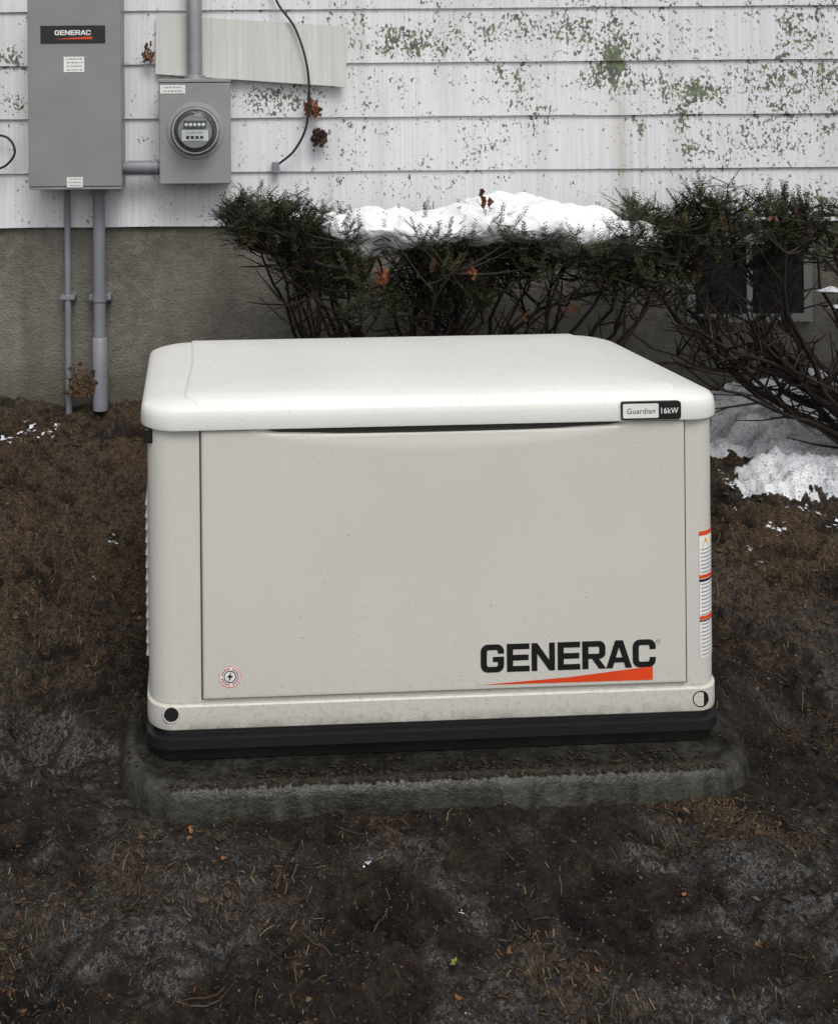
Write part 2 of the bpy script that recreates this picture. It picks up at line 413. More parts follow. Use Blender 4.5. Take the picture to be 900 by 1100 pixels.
for i in range(18000):
    x,y=pick(); z,dr,_,_2=gz(x,y,True)
    if R()>.30+dr: continue
    s=U(.0015,.005)*(1 if R()<.96 else 2.3)
    V=[Vector((x,y,z+s*.3))+Vector((d[0]*s*U(.6,1.4),d[1]*s*U(.6,1.4),d[2]*s*U(.5,1))) for d in ((1,.2,0),(-1,.1,0),(.1,1,.2),(0,-1,.1),(.2,0,1),(0,.2,-1))]
    g=U(.3,1.2)*(.25+dr*.7); c=random.choice([(.07,.047,.029),(.11,.072,.041),(.04,.027,.017),(.15,.10,.056)])
    clod.add(V,octf,tuple(k*g for k in c))
clod.obj('soil_clods',M_litter,col=True)

def gpt(px,py):
    lo,hi=1.2,3.6
    for _ in range(30):
        m=(lo+hi)/2; p=P(px,py,m)
        if p.z>gbase(p.x,p.y)[0]: lo=m
        else: hi=m
    return P(px,py,lo)
def snow_patch(name,blobs,res,hmax,parent=None,seed=0):
    x0=min(b[0]-b[2] for b in blobs)-.05; x1=max(b[0]+b[2] for b in blobs)+.05
    y0=min(b[1]-b[3] for b in blobs)-.05; y1=min(3.6,max(b[1]+b[3] for b in blobs)+.05)
    nx=int((x1-x0)/res)+1; ny=int((y1-y0)/res)+1; vs=[];ok=[]
    for j in range(ny):
        for i in range(nx):
            x=x0+i*res;y=y0+j*res; f=-1
            for b in blobs: f=max(f,1-math.hypot((x-b[0])/b[2],(y-b[1])/b[3]))
            p=Vector((x,y,seed))
            f+=noise.fractal(p*9,.7,2,6)*.36
            h=-.020+(hmax+.020)*sm((f+.12)/.45) + noise.fractal(p*30,.7,2,5)*.010*sm((f+.1)/.2)
            vs.append((x,y,gz(x,y)+h)); ok.append(f>-.14)
    fs=[]
    for j in range(ny-1):
        for i in range(nx-1):
            q=(j*nx+i,j*nx+i+1,(j+1)*nx+i+1,(j+1)*nx+i)
            if all(ok[k] for k in q): fs.append(q)
    return mk(name,vs,fs,M_snow,parent,True,angle=None)
b=[]
for px,py,rx,ry in ((800,430,.24,.26),(845,450,.32,.30),(885,482,.28,.24),(940,450,.40,.35),(780,425,.22,.16),(850,405,.4,.14),(775,462,.12,.10),(850,502,.18,.10)):
    g=gpt(px,py); b.append((g.x,g.y,rx,ry))
snow_patch('snow',b,.008,.022)

# ---------------------------------------------------------------- house
house=empty('house',(0,0,0))
Z0=1.072; EX=.1972
bb=Buf()
for k in range(12):
    z=Z0+EX*k; x=-4- (0.0,.43,.82,.25,.64)[k%5]
    while x<7:
        w=random.choice((.61,1.22,1.22)); yo=U(0,.0012); dz=U(-.0012,.0012); g=.0003
        ya=3.600+yo; yb=3.6105+yo
        N=12; V=[]
        for i in range(N+1):
            xx=x+g+(w-2*g)*i/N; wv=noise.noise(Vector((xx*5,z*3,0)))*.0022
            V+=[Vector((xx,ya,z+dz+wv)),Vector((xx,yb,z+EX+.015)),Vector((xx,ya+.009,z+dz+wv)),Vector((xx,yb+.009,z+EX+.015))]
        Fc=[]
        for i in range(N):
            a=4*i;c=4*i+4
            Fc+=[(a,c,c+1,a+1),(a+2,a+3,c+3,c+2),(a+2,c+2,c,a),(a+1,c+1,c+3,a+3)]
        Fc+=[(0,1,3,2),(4*N,4*N+2,4*N+3,4*N+1)]
        bb.add(V,Fc); x+=w
bb.obj('siding_boards',M_sid,house)
box('wall_sheathing',-4,7.2,3.625,9,1.074,3.42,M_sid,house)
box('foundation',-3.98,7.18,3.622,8.98,-.3,1.0735,M_conc,house)
rv=[(-4.3,3.25,3.38),(7.5,3.25,3.38),(7.5,6.3,5.2),(-4.3,6.3,5.2),(-4.3,9.4,3.38),(7.5,9.4,3.38)]
rv+= [(a,b_,c_+.12) for a,b_,c_ in rv]
mk('roof',rv,[(0,3,2,1),(3,4,5,2),(6,7,8,9),(9,8,11,10),(0,1,7,6),(4,10,11,5),(0,6,9,3),(3,9,10,4),(1,2,8,7),(2,5,11,8)],M_roof,house)
box('fascia',-4.3,7.5,3.22,3.248,3.34,3.5,M_trim,house)
lp=[P(168,15,3.585),P(374,28,3.575),P(371,93,3.565),P(167,79,3.578)]
V=lp+[p+Vector((0,.008,0)) for p in lp]
mk('loose_siding_board',V,[(3,2,1,0),(4,5,6,7),(0,1,5,4),(1,2,6,5),(2,3,7,6),(3,0,4,7)],M_loose,house)
a=P(745,262,3.615); c_=P(862,336,3.615)
box('basement_window_glass',a.x,c_.x,3.612,3.6205,c_.z,a.z,M_wglass,house)
for nm,x0,x1,z0,z1 in (('l',a.x-.03,a.x,c_.z-.03,a.z+.03),('r',c_.x,c_.x+.03,c_.z-.03,a.z+.03),('t',a.x,c_.x,a.z,a.z+.03),('b',a.x,c_.x,c_.z-.03,c_.z),('m',(a.x+c_.x)/2-.01,(a.x+c_.x)/2+.01,c_.z,a.z)):
    box('basement_window_frame_'+nm,x0,x1,3.604,3.6215,z0,z1,M_grey,house)

# ---------------------------------------------------------------- transfer switch
def slab(name,x0,x1,z0,z1,y0,y1,mat,parent,r=.008,bev=.003):
    return box(name,x0,x1,y0,y1,z0,z1,mat,parent,bev)
ts=empty('transfer_switch_box')
DF=3.44
a=P(29,0,DF); b=P(131,203,DF); zt=b.z+.72
slab('enclosure',a.x+.004,b.x-.004,b.z+.006,zt-.004,DF+.012,3.598,M_grey,ts)
slab('cover',a.x,b.x,b.z+.010,zt,DF,DF+.0115,M_grey,ts,bev=.004)
slab('bottom_flange',a.x+.001,b.x-.001,b.z,b.z+.0085,DF+.002,DF+.04,M_grey,ts,bev=.002)
def rect(px0,py0,px1,py1,d):
    p=P((px0+px1)/2,(py0+py1)/2,d); w=(px1-px0)/F*d/2; h=(py1-py0)/F*d/2
    return p.x-w,p.x+w,p.z-h,p.z+h
x0,x1,z0,z1=rect(43.5,27,113,46,DF); box('nameplate',x0,x1,DF-.002,DF-.0002,z0,z1,M_ink,ts)
w=x1-x0;h=z1-z0
lettering('nameplate_text',x0+w*.22,x0+w*.78,z0+h*.46,z0+h*.74,DF-.0026,M_white,ts)
quadxz('nameplate_swoosh',[(x0+w*.22,z0+h*.24),(x0+w*.80,z0+h*.22),(x0+w*.80,z0+h*.38)],DF-.0026,M_orange,ts)
def sticker(parent,px0,py0,px1,py1,d,nlines=4,name='sticker'):
    x0,x1,z0,z1=rect(px0,py0,px1,py1,d)
    box(name,x0,x1,d-.0015,d-.0002,z0,z1,M_white,parent)
    b_=Buf()
    for i in range(nlines):
        z=z1-(i+.6)*(z1-z0)/(nlines+.2); h=(z1-z0)/(nlines+.2)*.20
        x=x0+(x1-x0)*U(.08,.16)
        while x<x1-(x1-x0)*.12:
            w=(x1-x0)*U(.03,.12); w=min(w,x1-(x1-x0)*.08-x)
            b_.add([Vector((x,d-.0019,z-h)),Vector((x+w,d-.0019,z-h)),Vector((x+w,d-.0019,z+h)),Vector((x,d-.0019,z+h))],[(0,1,2,3)])
            x+=w+(x1-x0)*.04
    b_.obj(name+'_print',M_greyink,parent)
sticker(ts,68.5,60.5,90.5,77,DF,4,'warning_label')
sticker(ts,72,190,89,201,DF,3,'rating_label')
cd=empty('electrical_conduit')
WY=3.575
p0=P(74,204,WY); p1=P(74,424,WY)
tubeobj('thin_pipe',[(p1.x,WY,p0.z+.05),(p1.x,WY,p1.z-.1)],.0115,M_pvc,cd)
q=P(74,319,WY); box('thin_pipe_strap',p1.x-.026,p1.x+.026,WY-.014,3.621,q.z-.008,q.z+.008,M_pvc,cd,.002)
T=P(106,204,3.555).x; yb=3.555; rp=.022
zt2=b.z+.05; zm=P(106,362,yb).z; zb=P(106,440,yb).z
tubeobj('thick_pipe',[(T,yb,zt2),(T,yb,zb)],rp,M_pvc,cd,28)
tubeobj('pipe_coupling',[(T,yb,zm),(T,yb,zm-.004),(T,yb,zb)],[rp+.001,rp+.005,rp+.005],M_pvc,cd,28)
tubeobj('box_connector',[(T,yb,b.z+.001),(T,yb,b.z-.025)],[rp+.008,rp+.006],M_pvc,cd,28)
q=P(106,320,yb); tubeobj('pipe_clamp_band',[(T,yb,q.z-.011),(T,yb,q.z+.011)],rp+.004,M_pvc,cd,28)
box('pipe_clamp_foot',T-.040,T+.040,yb+.010,3.6215,q.z-.010,q.z+.010,M_pvc,cd,.002)
mt=empty('electric_meter')
DM=3.475
a=P(170.5,85,DM); c_=P(248.5,197,DM)
slab('socket_box',a.x+.003,c_.x-.003,c_.z+.003,a.z-.003,DM+.010,3.598,M_grey2,mt)
slab('socket_cover',a.x,c_.x,c_.z,a.z-.012,DM,DM+.0095,M_grey2,mt,bev=.004)
slab('socket_top',a.x-.002,c_.x+.002,a.z-.0115,a.z+.002,DM-.003,3.597,M_grey2,mt,bev=.003)
mc=P(210,140,DM)
def ringy(name,cx,cz,prof,mat,parent,n=48):
    vs=[];fs=[]
    for r,y in prof:
        for i in range(n):
            an=2*math.pi*i/n; vs.append((cx+r*math.cos(an),y,cz+r*math.sin(an)))
    for k in range(len(prof)-1):
        for i in range(n):
            j=(i+1)%n; fs.append((k*n+i,k*n+j,(k+1)*n+j,(k+1)*n+i))
    return mk(name,vs,fs,mat,parent,True,angle=40)
RM=.080
ringy('cover_collar',mc.x,mc.z,[(RM+.022,DM-.0003),(RM+.020,DM-.004),(RM+.008,DM-.006),(RM+.006,DM-.010)],M_grey2,mt)
ringy('seal_ring',mc.x,mc.z,[(RM+.005,DM),(RM+.005,DM-.018),(RM+.001,DM-.022),(RM-.004,DM-.022),(RM-.004,DM-.01)],M_chrome,mt)
discxz('meter_back',mc.x,mc.z,RM-.002,DM-.012,M_ink,mt)
ringy('meter_glass_cover',mc.x,mc.z,[(RM-.006,DM-.013),(RM-.007,DM-.05),(RM-.011,DM-.066),(RM-.02,DM-.074),(RM-.04,DM-.078),(.004,DM-.079),(.0001,DM-.079)],M_glass,mt)
ringy('meter_drum',mc.x,mc.z,[(RM-.014,DM-.0125),(RM-.016,DM-.046),(RM-.022,DM-.050),(RM-.024,DM-.045)],M_dark,mt)
discxz('meter_face',mc.x,mc.z,RM-.0225,DM-.046,M_greyink,mt)
box('meter_plate',mc.x-.044,mc.x+.044,DM-.049,DM-.0462,mc.z-.034,mc.z+.002,M_white,mt)
box('meter_display',mc.x-.038,mc.x+.038,DM-.052,DM-.0462,mc.z+.008,mc.z+.034,M_dark,mt)
for i in range(5): discxz('meter_dial_%d'%i,mc.x-.029+.0145*i,mc.z+.021,.0058,DM-.0525,M_white,mt,16)
text('meter_print','CL200 240V',mc.x-.03,mc.x+.03,mc.z-.010,mc.z-.003,DM-.0494,M_ink,mt,.0)
for i in range(4): box('meter_code_%d'%i,mc.x-.03+.016*i,mc.x-.02+.016*i,DM-.0505,DM-.0492,mc.z-.028,mc.z-.018,M_ink,mt)
sticker(mt,172,91,199,100,DM,2,'utility_label')
TX=P(209,50,3.555).x
tubeobj('service_conduit',[(TX,3.545,a.z-.01),(TX,3.545,3.37)],.0285,M_galv,mt,32)
tubeobj('hub_fitting',[(TX,3.545,a.z),(TX,3.545,a.z+.016),(TX,3.545,a.z+.020)],[.040,.038,.031],M_galv,mt,32)
tubeobj('knockout_plug',[(mc.x,3.54,c_.z+.002),(mc.x,3.54,c_.z-.008),(mc.x,3.54,c_.z-.014)],[.018,.018,.008],M_galv,mt,12)
hz=P(150,179.5,3.53); hx0=P(131,179,3.53).x-.02; hx1=a.x+.02
tubeobj('nipple',[(hx0,3.53,hz.z),(hx1,3.53,hz.z)],.0215,M_pvc,mt,24)
tubeobj('nipple_coupling',[(P(137,179,3.53).x,3.53,hz.z),(P(163,179,3.53).x,3.53,hz.z)],.025,M_pvc,mt,24)
tubeobj('nipple_nut',[(P(165.5,179,3.53).x,3.53,hz.z),(P(170,179,3.53).x,3.53,hz.z)],.028,M_pvc,mt,8)
cb=empty('coaxial_cable')
pts=smoothpath([P(285,-45,3.58),P(297,0,3.575),P(316,28,3.56),P(328,62,3.545),P(332,95,3.54),P(329,135,3.545),P(317,160,3.555),P(303,173,3.57),P(296,177,3.58)])
tubeobj('cable',pts,.0044,M_cable,cb,8)
q=P(296,177,3.58); box('cable_clip',q.x-.012,q.x+.014,3.57,3.599,q.z-.03,q.z+.012,M_pvc,cb,.004)
cb=empty('coaxial_cable')
pts=smoothpath([P(-25,178,3.58),P(-3,181,3.57),P(10,174,3.56),P(16,162,3.56),P(10,149,3.565),P(-3,145,3.57),P(-22,150,3.59)])
tubeobj('cable',pts,.0044,M_cable,cb,8)
lf=Buf()
for px,py,s,n,col in ((334,117,.032,12,(.20,.075,.03)),(330,110,.02,3,(.16,.06,.03)),(343,148,.036,12,(.040,.020,.016)),(160,60,.026,10,(.13,.06,.03)),(158,50,.018,4,(.10,.05,.03)),(338,122,.022,5,(.25,.11,.05))):
    for i in range(n):
        q=P(px+U(-5,5),py+U(-5,5),3.575+U(-.02,.012)); g=U(.5,1.2)
        leaf(lf,q,s*U(.6,1.1),tuple(k*g for k in col),(U(-.8,.8),-1,U(-.8,.8)))
lf.obj('dead_leaves',M_litter,col=True)
lf=Buf()
for i in range(170):
    q=gpt(90+random.gauss(0,8),414+U(-4,10)); q.z+=abs(random.gauss(0,.035)); g=U(.25,.7)
    leaf(lf,(q.x,min(q.y,3.53),q.z),U(.006,.018),(.15*g,.085*g,.04*g),(U(-1,1),-1,U(-.5,1)),6)
lf.obj('leaf_pile',M_litter,col=True)

# ---------------------------------------------------------------- generator
gen=empty('standby_generator',GLOC,GY)
ZL=.7956
HX=.6285; LD=.628
def ring(ix,iy,r,x=HX,y0=0.0,y1=LD): return rr(-x+ix,x-ix,y0+iy,y1-iy,max(r,.012),10)
BX=.6185; BY0=.012; BY1=.615; BR=.055
def bring(i,r=BR): return rr(-BX+i,BX-i,BY0+i,BY1-i,r-i*.5,10)
loft('enclosure',[(bring(.02),.161),(bring(.006),.1625),(bring(.001),.167),(bring(0),.176),(bring(0),.214),(bring(.002),.2170),(bring(.006),.2175),(bring(.006),.2195),(bring(.0045),.2205),(bring(.0045),.803)],M_body,gen,angle=30)
loft('base_frame',[(bring(.03),.163),(bring(.012),.1625),(bring(.010),.152),(bring(-.002),.147),(bring(-.004),.128),(bring(.004),.116),(bring(.008),.100)],M_black,gen,angle=30)
LR=.080
prof=[(.03,.03,.006),(.006,.006,.0015),(.001,.001,0),(0,0,.004),(.001,.0005,.026),(.003,.002,.037),(.008,.005,.0435),(.018,.010,.0485),(.040,.020,.0545),(.07,.035,.0585),(.10,.055,.061),(.18,.11,.0635),(.33,.19,.0645)]
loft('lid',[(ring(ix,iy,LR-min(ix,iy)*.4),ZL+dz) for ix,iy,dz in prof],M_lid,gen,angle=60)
def lidz(x,y):
    tx=HX-abs(x); ty=min(y,LD-y)
    def f(t,k):
        for a_,b_ in zip(prof[3:],prof[4:]):
            if t<b_[k]: 
                return a_[2]+(b_[2]-a_[2])*(t-a_[k])/max(1e-6,b_[k]-a_[k])
        return prof[-1][2]
    return ZL+min(f(tx,0),f(ty,1))
vs=[];fs=[];NX=60;NY=40
def cp(i,j):
    v_=j/NY; y=.012+v_*(LD-.024)
    hw=.517+.018*(1-sm(v_*1.6))
    if v_<.08: hw-=.03*(1-v_/.08)**2
    x=-hw+2*hw*i/NX
    e=min((hw-abs(x))/.006,1)*min(min(y-.012,LD-.012-y)/.006,1)
    return x,y,lidz(x,y)-.0008+.0048*max(0,e)**.5
ui=[0,.15,.35,.6]+list(range(1,NX))+[NX-.6,NX-.35,NX-.15,NX]
uj=[0,.12,.3,.6]+list(range(1,NY))+[NY-.6,NY-.3,NY-.12,NY]
for j in uj:
    for i in ui: vs.append(cp(i,j))
n=len(ui)
fs=[(j*n+i,j*n+i+1,(j+1)*n+i+1,(j+1)*n+i) for j in range(len(uj)-1) for i in range(n-1)]
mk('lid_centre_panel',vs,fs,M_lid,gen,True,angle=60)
dx0,_=G(215.5,466,.012); dx1,_=G(735,460,.012); _,dzb=G(215,752,.012); dzb=max(dzb,.2225)
dzt=.792
quadxz('door_gap',[(dx0-.003,dzb-.0015),(dx1+.003,dzb-.0015),(dx1+.003,dzt+.004),(dx0-.003,dzt+.004)],BY0+.0035,M_seam,gen)
NX,NZ=160,110; vs=[]
xc=(dx0+dx1)/2; hwd=(dx1-dx0)/2
def doory(x,z):
    e=min(x-dx0,dx1-x,z-dzb,dzt+.01-z); y=BY0-.0035
    if e<.004: y+=.0065*(1-max(e,0)/.004)**2
    s=(x-xc)/(hwd*.80)
    if abs(s)<1:
        k=(1-s*s)**.7
        zc=dzt-.010*k-.003
        y+=.013*sm((z-zc)/.007+.4)*sm((1-abs(s))*5)
        y+=.0060*sm(1-(dzt-z)/(.050*k+.001))*k
    return y
def lin(a,b,n,e=(0,.0008,.0018,.003,.005)):
    return [a+k for k in e]+[a+.005+(b-a-.01)*i/n for i in range(1,n)]+[b-k for k in e[::-1]]
X_=lin(dx0,dx1,NX); Z_=lin(dzb,dzt,NZ)
for z in Z_:
    for x in X_: vs.append((x,doory(x,z),z))
n=len(X_); fs=[(j*n+i,j*n+i+1,(j+1)*n+i+1,(j+1)*n+i) for j in range(len(Z_)-1) for i in range(n-1)]
mk('door_panel',vs,fs,M_body,gen,True,angle=None)
DY=BY0-.0035
x0,_=G(516,691,DY); x1,_=G(704,690,DY); _,z0=G(610,719.5,DY); _,z1=G(610,689.5,DY)
lettering('door_lettering',x0,x1,z0,z1,DY-.0008,M_ink,gen)
a=G(515,736,DY); b=G(701,734,DY); c_=G(701,715.5,DY); mid=G(610,727.5,DY)
quadxz('door_swoosh',[(a[0],a[1]),(b[0],a[1]-.0015),(b[0],c_[1]),(mid[0],mid[1])],DY-.0008,M_orange,gen)
a=G(706.5,689,DY); discxz('registered_mark',a[0],a[1],.004,DY-.0008,M_ink,gen,16,.0032)
a=G(247,727,DY); discxz('shock_sticker',a[0],a[1],.0235,DY-.0006,M_white,gen); discxz('shock_sticker_ring',a[0],a[1],.0228,DY-.0010,M_orange,gen,40,.0216)
M_tr=simple('red_print',(.35,.12,.10),.5)
for i in range(22):
    if i%6==5: continue
    an=2*math.pi*i/22; r0,r1=.0148,.0190; dA=.09
    quadxz('shock_sticker_text_%d'%i,[(a[0]+r*math.cos(an+s_),a[1]+r*math.sin(an+s_)) for r,s_ in ((r0,-dA),(r1,-dA),(r1,dA),(r0,dA))],DY-.0010,M_tr,gen)
discxz('shock_sticker_core',a[0],a[1],.0130,DY-.0010,M_ink,gen,32,.0110)
s=.0105
quadxz('shock_sticker_bolt',[(a[0]+x*s,a[1]+z*s) for x,z in ((.35,1),(-.65,-.15),(-.1,-.1),(-.35,-1),(.65,.25),(.1,.2))],DY-.0012,M_ink,gen)
bx0,_=G(667,431.5,-.002); bx1,_=G(731,431,-.002); _,bz0=G(700,450.5,-.002); _,bz1=G(700,431,-.002)
def plate(name,x0,x1,z0,z1,r,ya,yb,mat):
    p=rr(x0,x1,z0,z1,r,5); n=len(p)
    vs=[(q[0],ya,q[1]) for q in p]+[(q[0],yb,q[1]) for q in p]
    return mk(name,vs,[tuple(range(n))]+[(i,(i+1)%n,(i+1)%n+n,i+n) for i in range(n)],mat,gen)
plate('badge',bx0,bx1,bz0,bz1,.006,-.0035,.006,M_ink)
w=bx1-bx0;h=bz1-bz0
plate('badge_field',bx0+.003,bx0+w*.62,bz0+.004,bz1-.004,.003,-.0042,.0,M_white)
text('badge_text','Guardian',bx0+w*.09,bx0+w*.56,bz0+h*.35,bz0+h*.64,-.0047,M_ink,gen,.0)
text('badge_rating','16kW',bx0+w*.66,bx0+w*.95,bz0+h*.33,bz0+h*.66,-.0045,M_white,gen,.02)
for i,(px,py) in enumerate(((184,767.5),(752.5,751))):
    a=G(px,py,BY0)
    yy=BY0-.0006 if i==0 else BY0+.002
    hx=a[0] if i==0 else min(a[0],BX-.036)
    ringy('lift_hole_rim_%d'%i,hx,a[1],[(.0185,yy-.0002),(.0175,yy-.0025),(.0155,yy-.0025),(.015,yy+.0005)],M_black if i else M_body,gen,32)
    discxz('lift_hole_%d'%i,hx,a[1],.016,yy-.0012,M_hole,gen)
def perim(s_,off,inset=.0045):
    r=BR-inset*.5; cx=BX-inset-r; cy=BY0+inset+r
    if s_<0: return (cx+s_,cy-r-off)
    L=r*math.pi/2
    if s_<L:
        a=-math.pi/2+s_/r; return (cx+(r+off)*math.cos(a),cy+(r+off)*math.sin(a))
    return (cx+r+off,cy+(s_-L))
def strip(name,s0,s1,z0,z1,off,mat,n=10):
    vs=[]
    for i in range(n+1):
        p=perim(s0+(s1-s0)*i/n,off); vs+=[(p[0],p[1],z0),(p[0],p[1],z1)]
    return mk(name,vs,[(2*i,2*i+2,2*i+3,2*i+1) for i in range(n)],mat,gen,True)
_,s_zt=G(755,570,.02); _,s_zb=G(755,706,.02)
hh=(s_zt-s_zb); S0=.006;S1=.076
strip('safety_label',S0,S1,s_zb,s_zt,.0008,M_white)
for i,(za,zb_,m) in enumerate(((1.0,.965,M_orange),(.655,.625,M_orange),(.33,.30,M_orange))):
    strip('safety_label_band_%d'%i,S0,S1,s_zb+hh*zb_,s_zb+hh*za,.0012,m)
strip('safety_label_black_0',S0,S1,s_zb+hh*.600,s_zb+hh*.62,.0012,M_ink)
strip('safety_label_black_1',S0,S1,s_zb+hh*.285,s_zb+hh*.297,.0012,M_ink)
k=0
for za,zb_ in ((.86,.66),(.585,.34),(.27,.02)):
    z=za
    while z>zb_:
        strip('safety_label_line_%d'%k,S0+.004,S1-.004-U(0,.02),s_zb+hh*(z-.010),s_zb+hh*z,.0012,M_greyink,8); z-=.030; k+=1
zt_=s_zb+hh*.95; zb2=s_zb+hh*.875
for sa in (S0+.006,S0+.036):
    pts=[perim(sa,.0013),perim(sa+.022,.0013),perim(sa+.011,.0013)]
    mk('hazard_triangle',[(pts[0][0],pts[0][1],zb2),(pts[1][0],pts[1][1],zb2),(pts[2][0],pts[2][1],zt_)],[(0,1,2)],M_yellow,gen)
lv=Buf()
for sgn,sc_ in ((-1,.45),(1,.22)):
    X=sgn*(BX-.0045)
    z=.29
    while z<.635:
        for ya,yb_ in ((.080,.30),(.33,.55)):
            prof2=[(0,.019),(.004,.0185),(.013,.006),(.0145,.003),(.013,0),(0,-.001)]
            n=len(prof2); V=[Vector((X+sgn*d*sc_,y,z+q)) for y in (ya,yb_) for d,q in prof2]
            Fc=[(i,i+1,n+i+1,n+i) for i in range(n-1)]+[tuple(range(n)),tuple(range(n,2*n))]
            lv.add(V,Fc)
        z+=.027
lv.obj('side_louvers',M_body,gen)
box('rear_vent',-.4,.4,BY1-.003,BY1+.006,.3,.66,M_body,gen,.004)
box('lid_latch_side',-BX-.001,-BX+.02,.035,.06,ZL-.035,ZL-.004,M_black,gen,.003)
PX=.672
def pring(i): return rr(-PX+i,PX-i,-.078+i,.73-i,.14-i*.5,12)
pad=empty('generator_pad',GLOC,GY)
loft('slab',[(pring(-.012),-.06),(pring(-.010),.02),(pring(-.002),.078),(pring(.004),.092),(pring(.014),.100),(pring(.026),.1015),(pring(.032),.097),(pring(.2),.096)],M_pad,pad,angle=60)
mb=Buf()
for i in range(1900):
    lx=U(-.66,.66); ly=-.075+abs(random.gauss(0,.02)) if R()<.6 else U(-.07,.05)
    if ly>0 and abs(lx)<.615: continue
    s=U(.0012,.005)
    p=Matrix.Rotation(GY,3,'Z')@Vector((lx,ly,0))+GLOC; z=.100
    if abs(lx)>.58 and ly<.0: continue
    V=[Vector((p.x,p.y,z+s*.2))+Vector((d[0]*s*U(.6,1.6),d[1]*s*U(.6,1.6),d[2]*s*.5)) for d in ((1,.2,0),(-1,.1,0),(.1,1,.2),(0,-1,.1),(.2,0,1),(0,.2,-1))]
    g=U(.2,1); mb.add(V,octf,(.040*g,.028*g,.017*g))
mb.obj('mud_crumbs',M_litter,None,col=True)

# ---------------------------------------------------------------- bushes
def bez(a,b,c,n):
    return [a*(1-t)**2+b*2*t*(1-t)+c*t*t for t in [i/n for i in range(n+1)]]
def yew(name,bases,crown,nlimb,nclump,seed,low=.12,dens=1.0,twigs=12):
    random.seed(seed)
    root=empty(name,(0,0,0)); br=Buf(); nd=Buf(); nodes=[]
    for i in range(nlimb):
        tgt=crown(); base=Vector(random.choice(bases))+Vector((U(-.05,.05),U(-.05,.05),0))
        hor=tgt-base; hor.z=0
        ctrl=base+hor*U(.45,.85)+Vector((0,0,(tgt.z-base.z)*U(.0,.35)+low))
        path=bez(base,ctrl,tgt,14); j1=U(0,9)
        for k in range(1,15):
            path[k]+=Vector((U(-1,1),U(-1,1),U(-1,1)))*.009+Vector((noise.noise(Vector((k*.35,j1,0))),0,noise.noise(Vector((k*.35,j1,7)))))*.05
        r0=U(.009,.018)
        rad=[r0*(1-.78*k/14) for k in range(15)]
        br.tube(path,rad,7)
        nodes+=[(p,rad[k]) for k,p in enumerate(path) if k>4]
        for q in range(twigs):
            k=random.randint(3,13); p=path[k]; d=Vector((U(-1,1),U(-.8,.8),U(-.2,1))).normalized(); L=U(.06,.20)
            m=[p,p+d*L*.5+Vector((U(-.015,.015),0,U(-.015,.02))),p+d*L+Vector((0,0,U(-.01,.05)))]
            br.tube(m,[rad[k]*.45,.0028,.0014],5)
    for i in range(nclump):
        c=crown(); best=min(nodes,key=lambda q:(q[0]-c).length+U(0,.03))
        p=best[0]; mid=(p+c)/2+Vector((U(-.02,.02),U(-.02,.02),-.02))
        br.tube(bez(p,mid,c,5),[max(.0035,best[1]*.4)]*3+[.003,.0022,.0015],5)
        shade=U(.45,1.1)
        for sidx in range(int(U(6,11)*dens)):
            d=Vector((U(-1,1),U(-1,.9),U(-.25,1))).normalized(); L=U(.035,.085); o=c+Vector((U(-1,1),U(-1,1),U(-1,1)))*.028
            droop=U(-.012,.02)
            sidev=d.cross(Vector((U(-.3,.3),U(-.3,.3),1))).normalized()
            nrm=d.cross(sidev).normalized()
            br.tube([o,o+d*L],[.0014,.0008],3)
            nn=int(L/.0034)
            warm=R()
            for k in range(nn):
                tt=k/nn; q=o+d*L*tt+Vector((0,0,droop*tt*tt))
                sg=1 if k%2 else -1
                dirn=(sidev*sg*U(.7,1)+d*U(.4,.9)+nrm*U(-.35,.35)).normalized()
                l=U(.010,.018)*(1-.35*tt); w=dirn.cross(nrm+Vector((U(-.4,.4),U(-.4,.4),U(-.4,.4)))).normalized()*.0019
                e=q+dirn*l; m=q+dirn*l*.5
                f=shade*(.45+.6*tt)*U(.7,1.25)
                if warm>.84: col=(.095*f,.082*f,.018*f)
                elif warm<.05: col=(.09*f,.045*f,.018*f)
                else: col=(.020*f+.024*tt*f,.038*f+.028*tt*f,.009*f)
                nd.add([q,m+w,e,m-w],[(0,1,2,3)],col)
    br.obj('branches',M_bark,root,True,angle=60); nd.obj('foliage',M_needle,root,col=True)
    return root
gb=lambda x,y:(x,y,gbase(x,y)[0]-.02)
def interp(pts,px,dflt):
    for a,b_ in zip(pts,pts[1:]):
        if a[0]<=px<=b_[0]: return a[1]+(b_[1]-a[1])*(px-a[0])/(b_[0]-a[0])
    return dflt
T1=[(243,226),(262,214),(300,214),(330,222),(350,234),(380,240),(430,246),(480,244),(520,234),(560,242),(600,248),(640,244),(680,232),(710,232),(730,245)]
B1=[(243,238),(262,258),(290,280),(320,300),(360,325),(420,338),(480,318),(540,303),(600,308),(660,315),(700,310),(730,295)]
def crown1():
    while True:
        px=U(246,728); t_=interp(T1,px,240); b_=interp(B1,px,300); k=R()**1.15; py=t_+4+(b_-t_)*k
        d=min(3.5,max(2.92,3.18+random.gauss(0,.14)))
        p=P(px,py,3.2); p=Vector((p.x,d,p.z))
        if noise.noise(p*7)+.32 > U(-.1,.35)+.28*k: return p
yew('yew_bush',[gb(.50,3.25),gb(.70,3.22),gb(.88,3.28),gb(.36,3.3)],crown1,44,640,11)
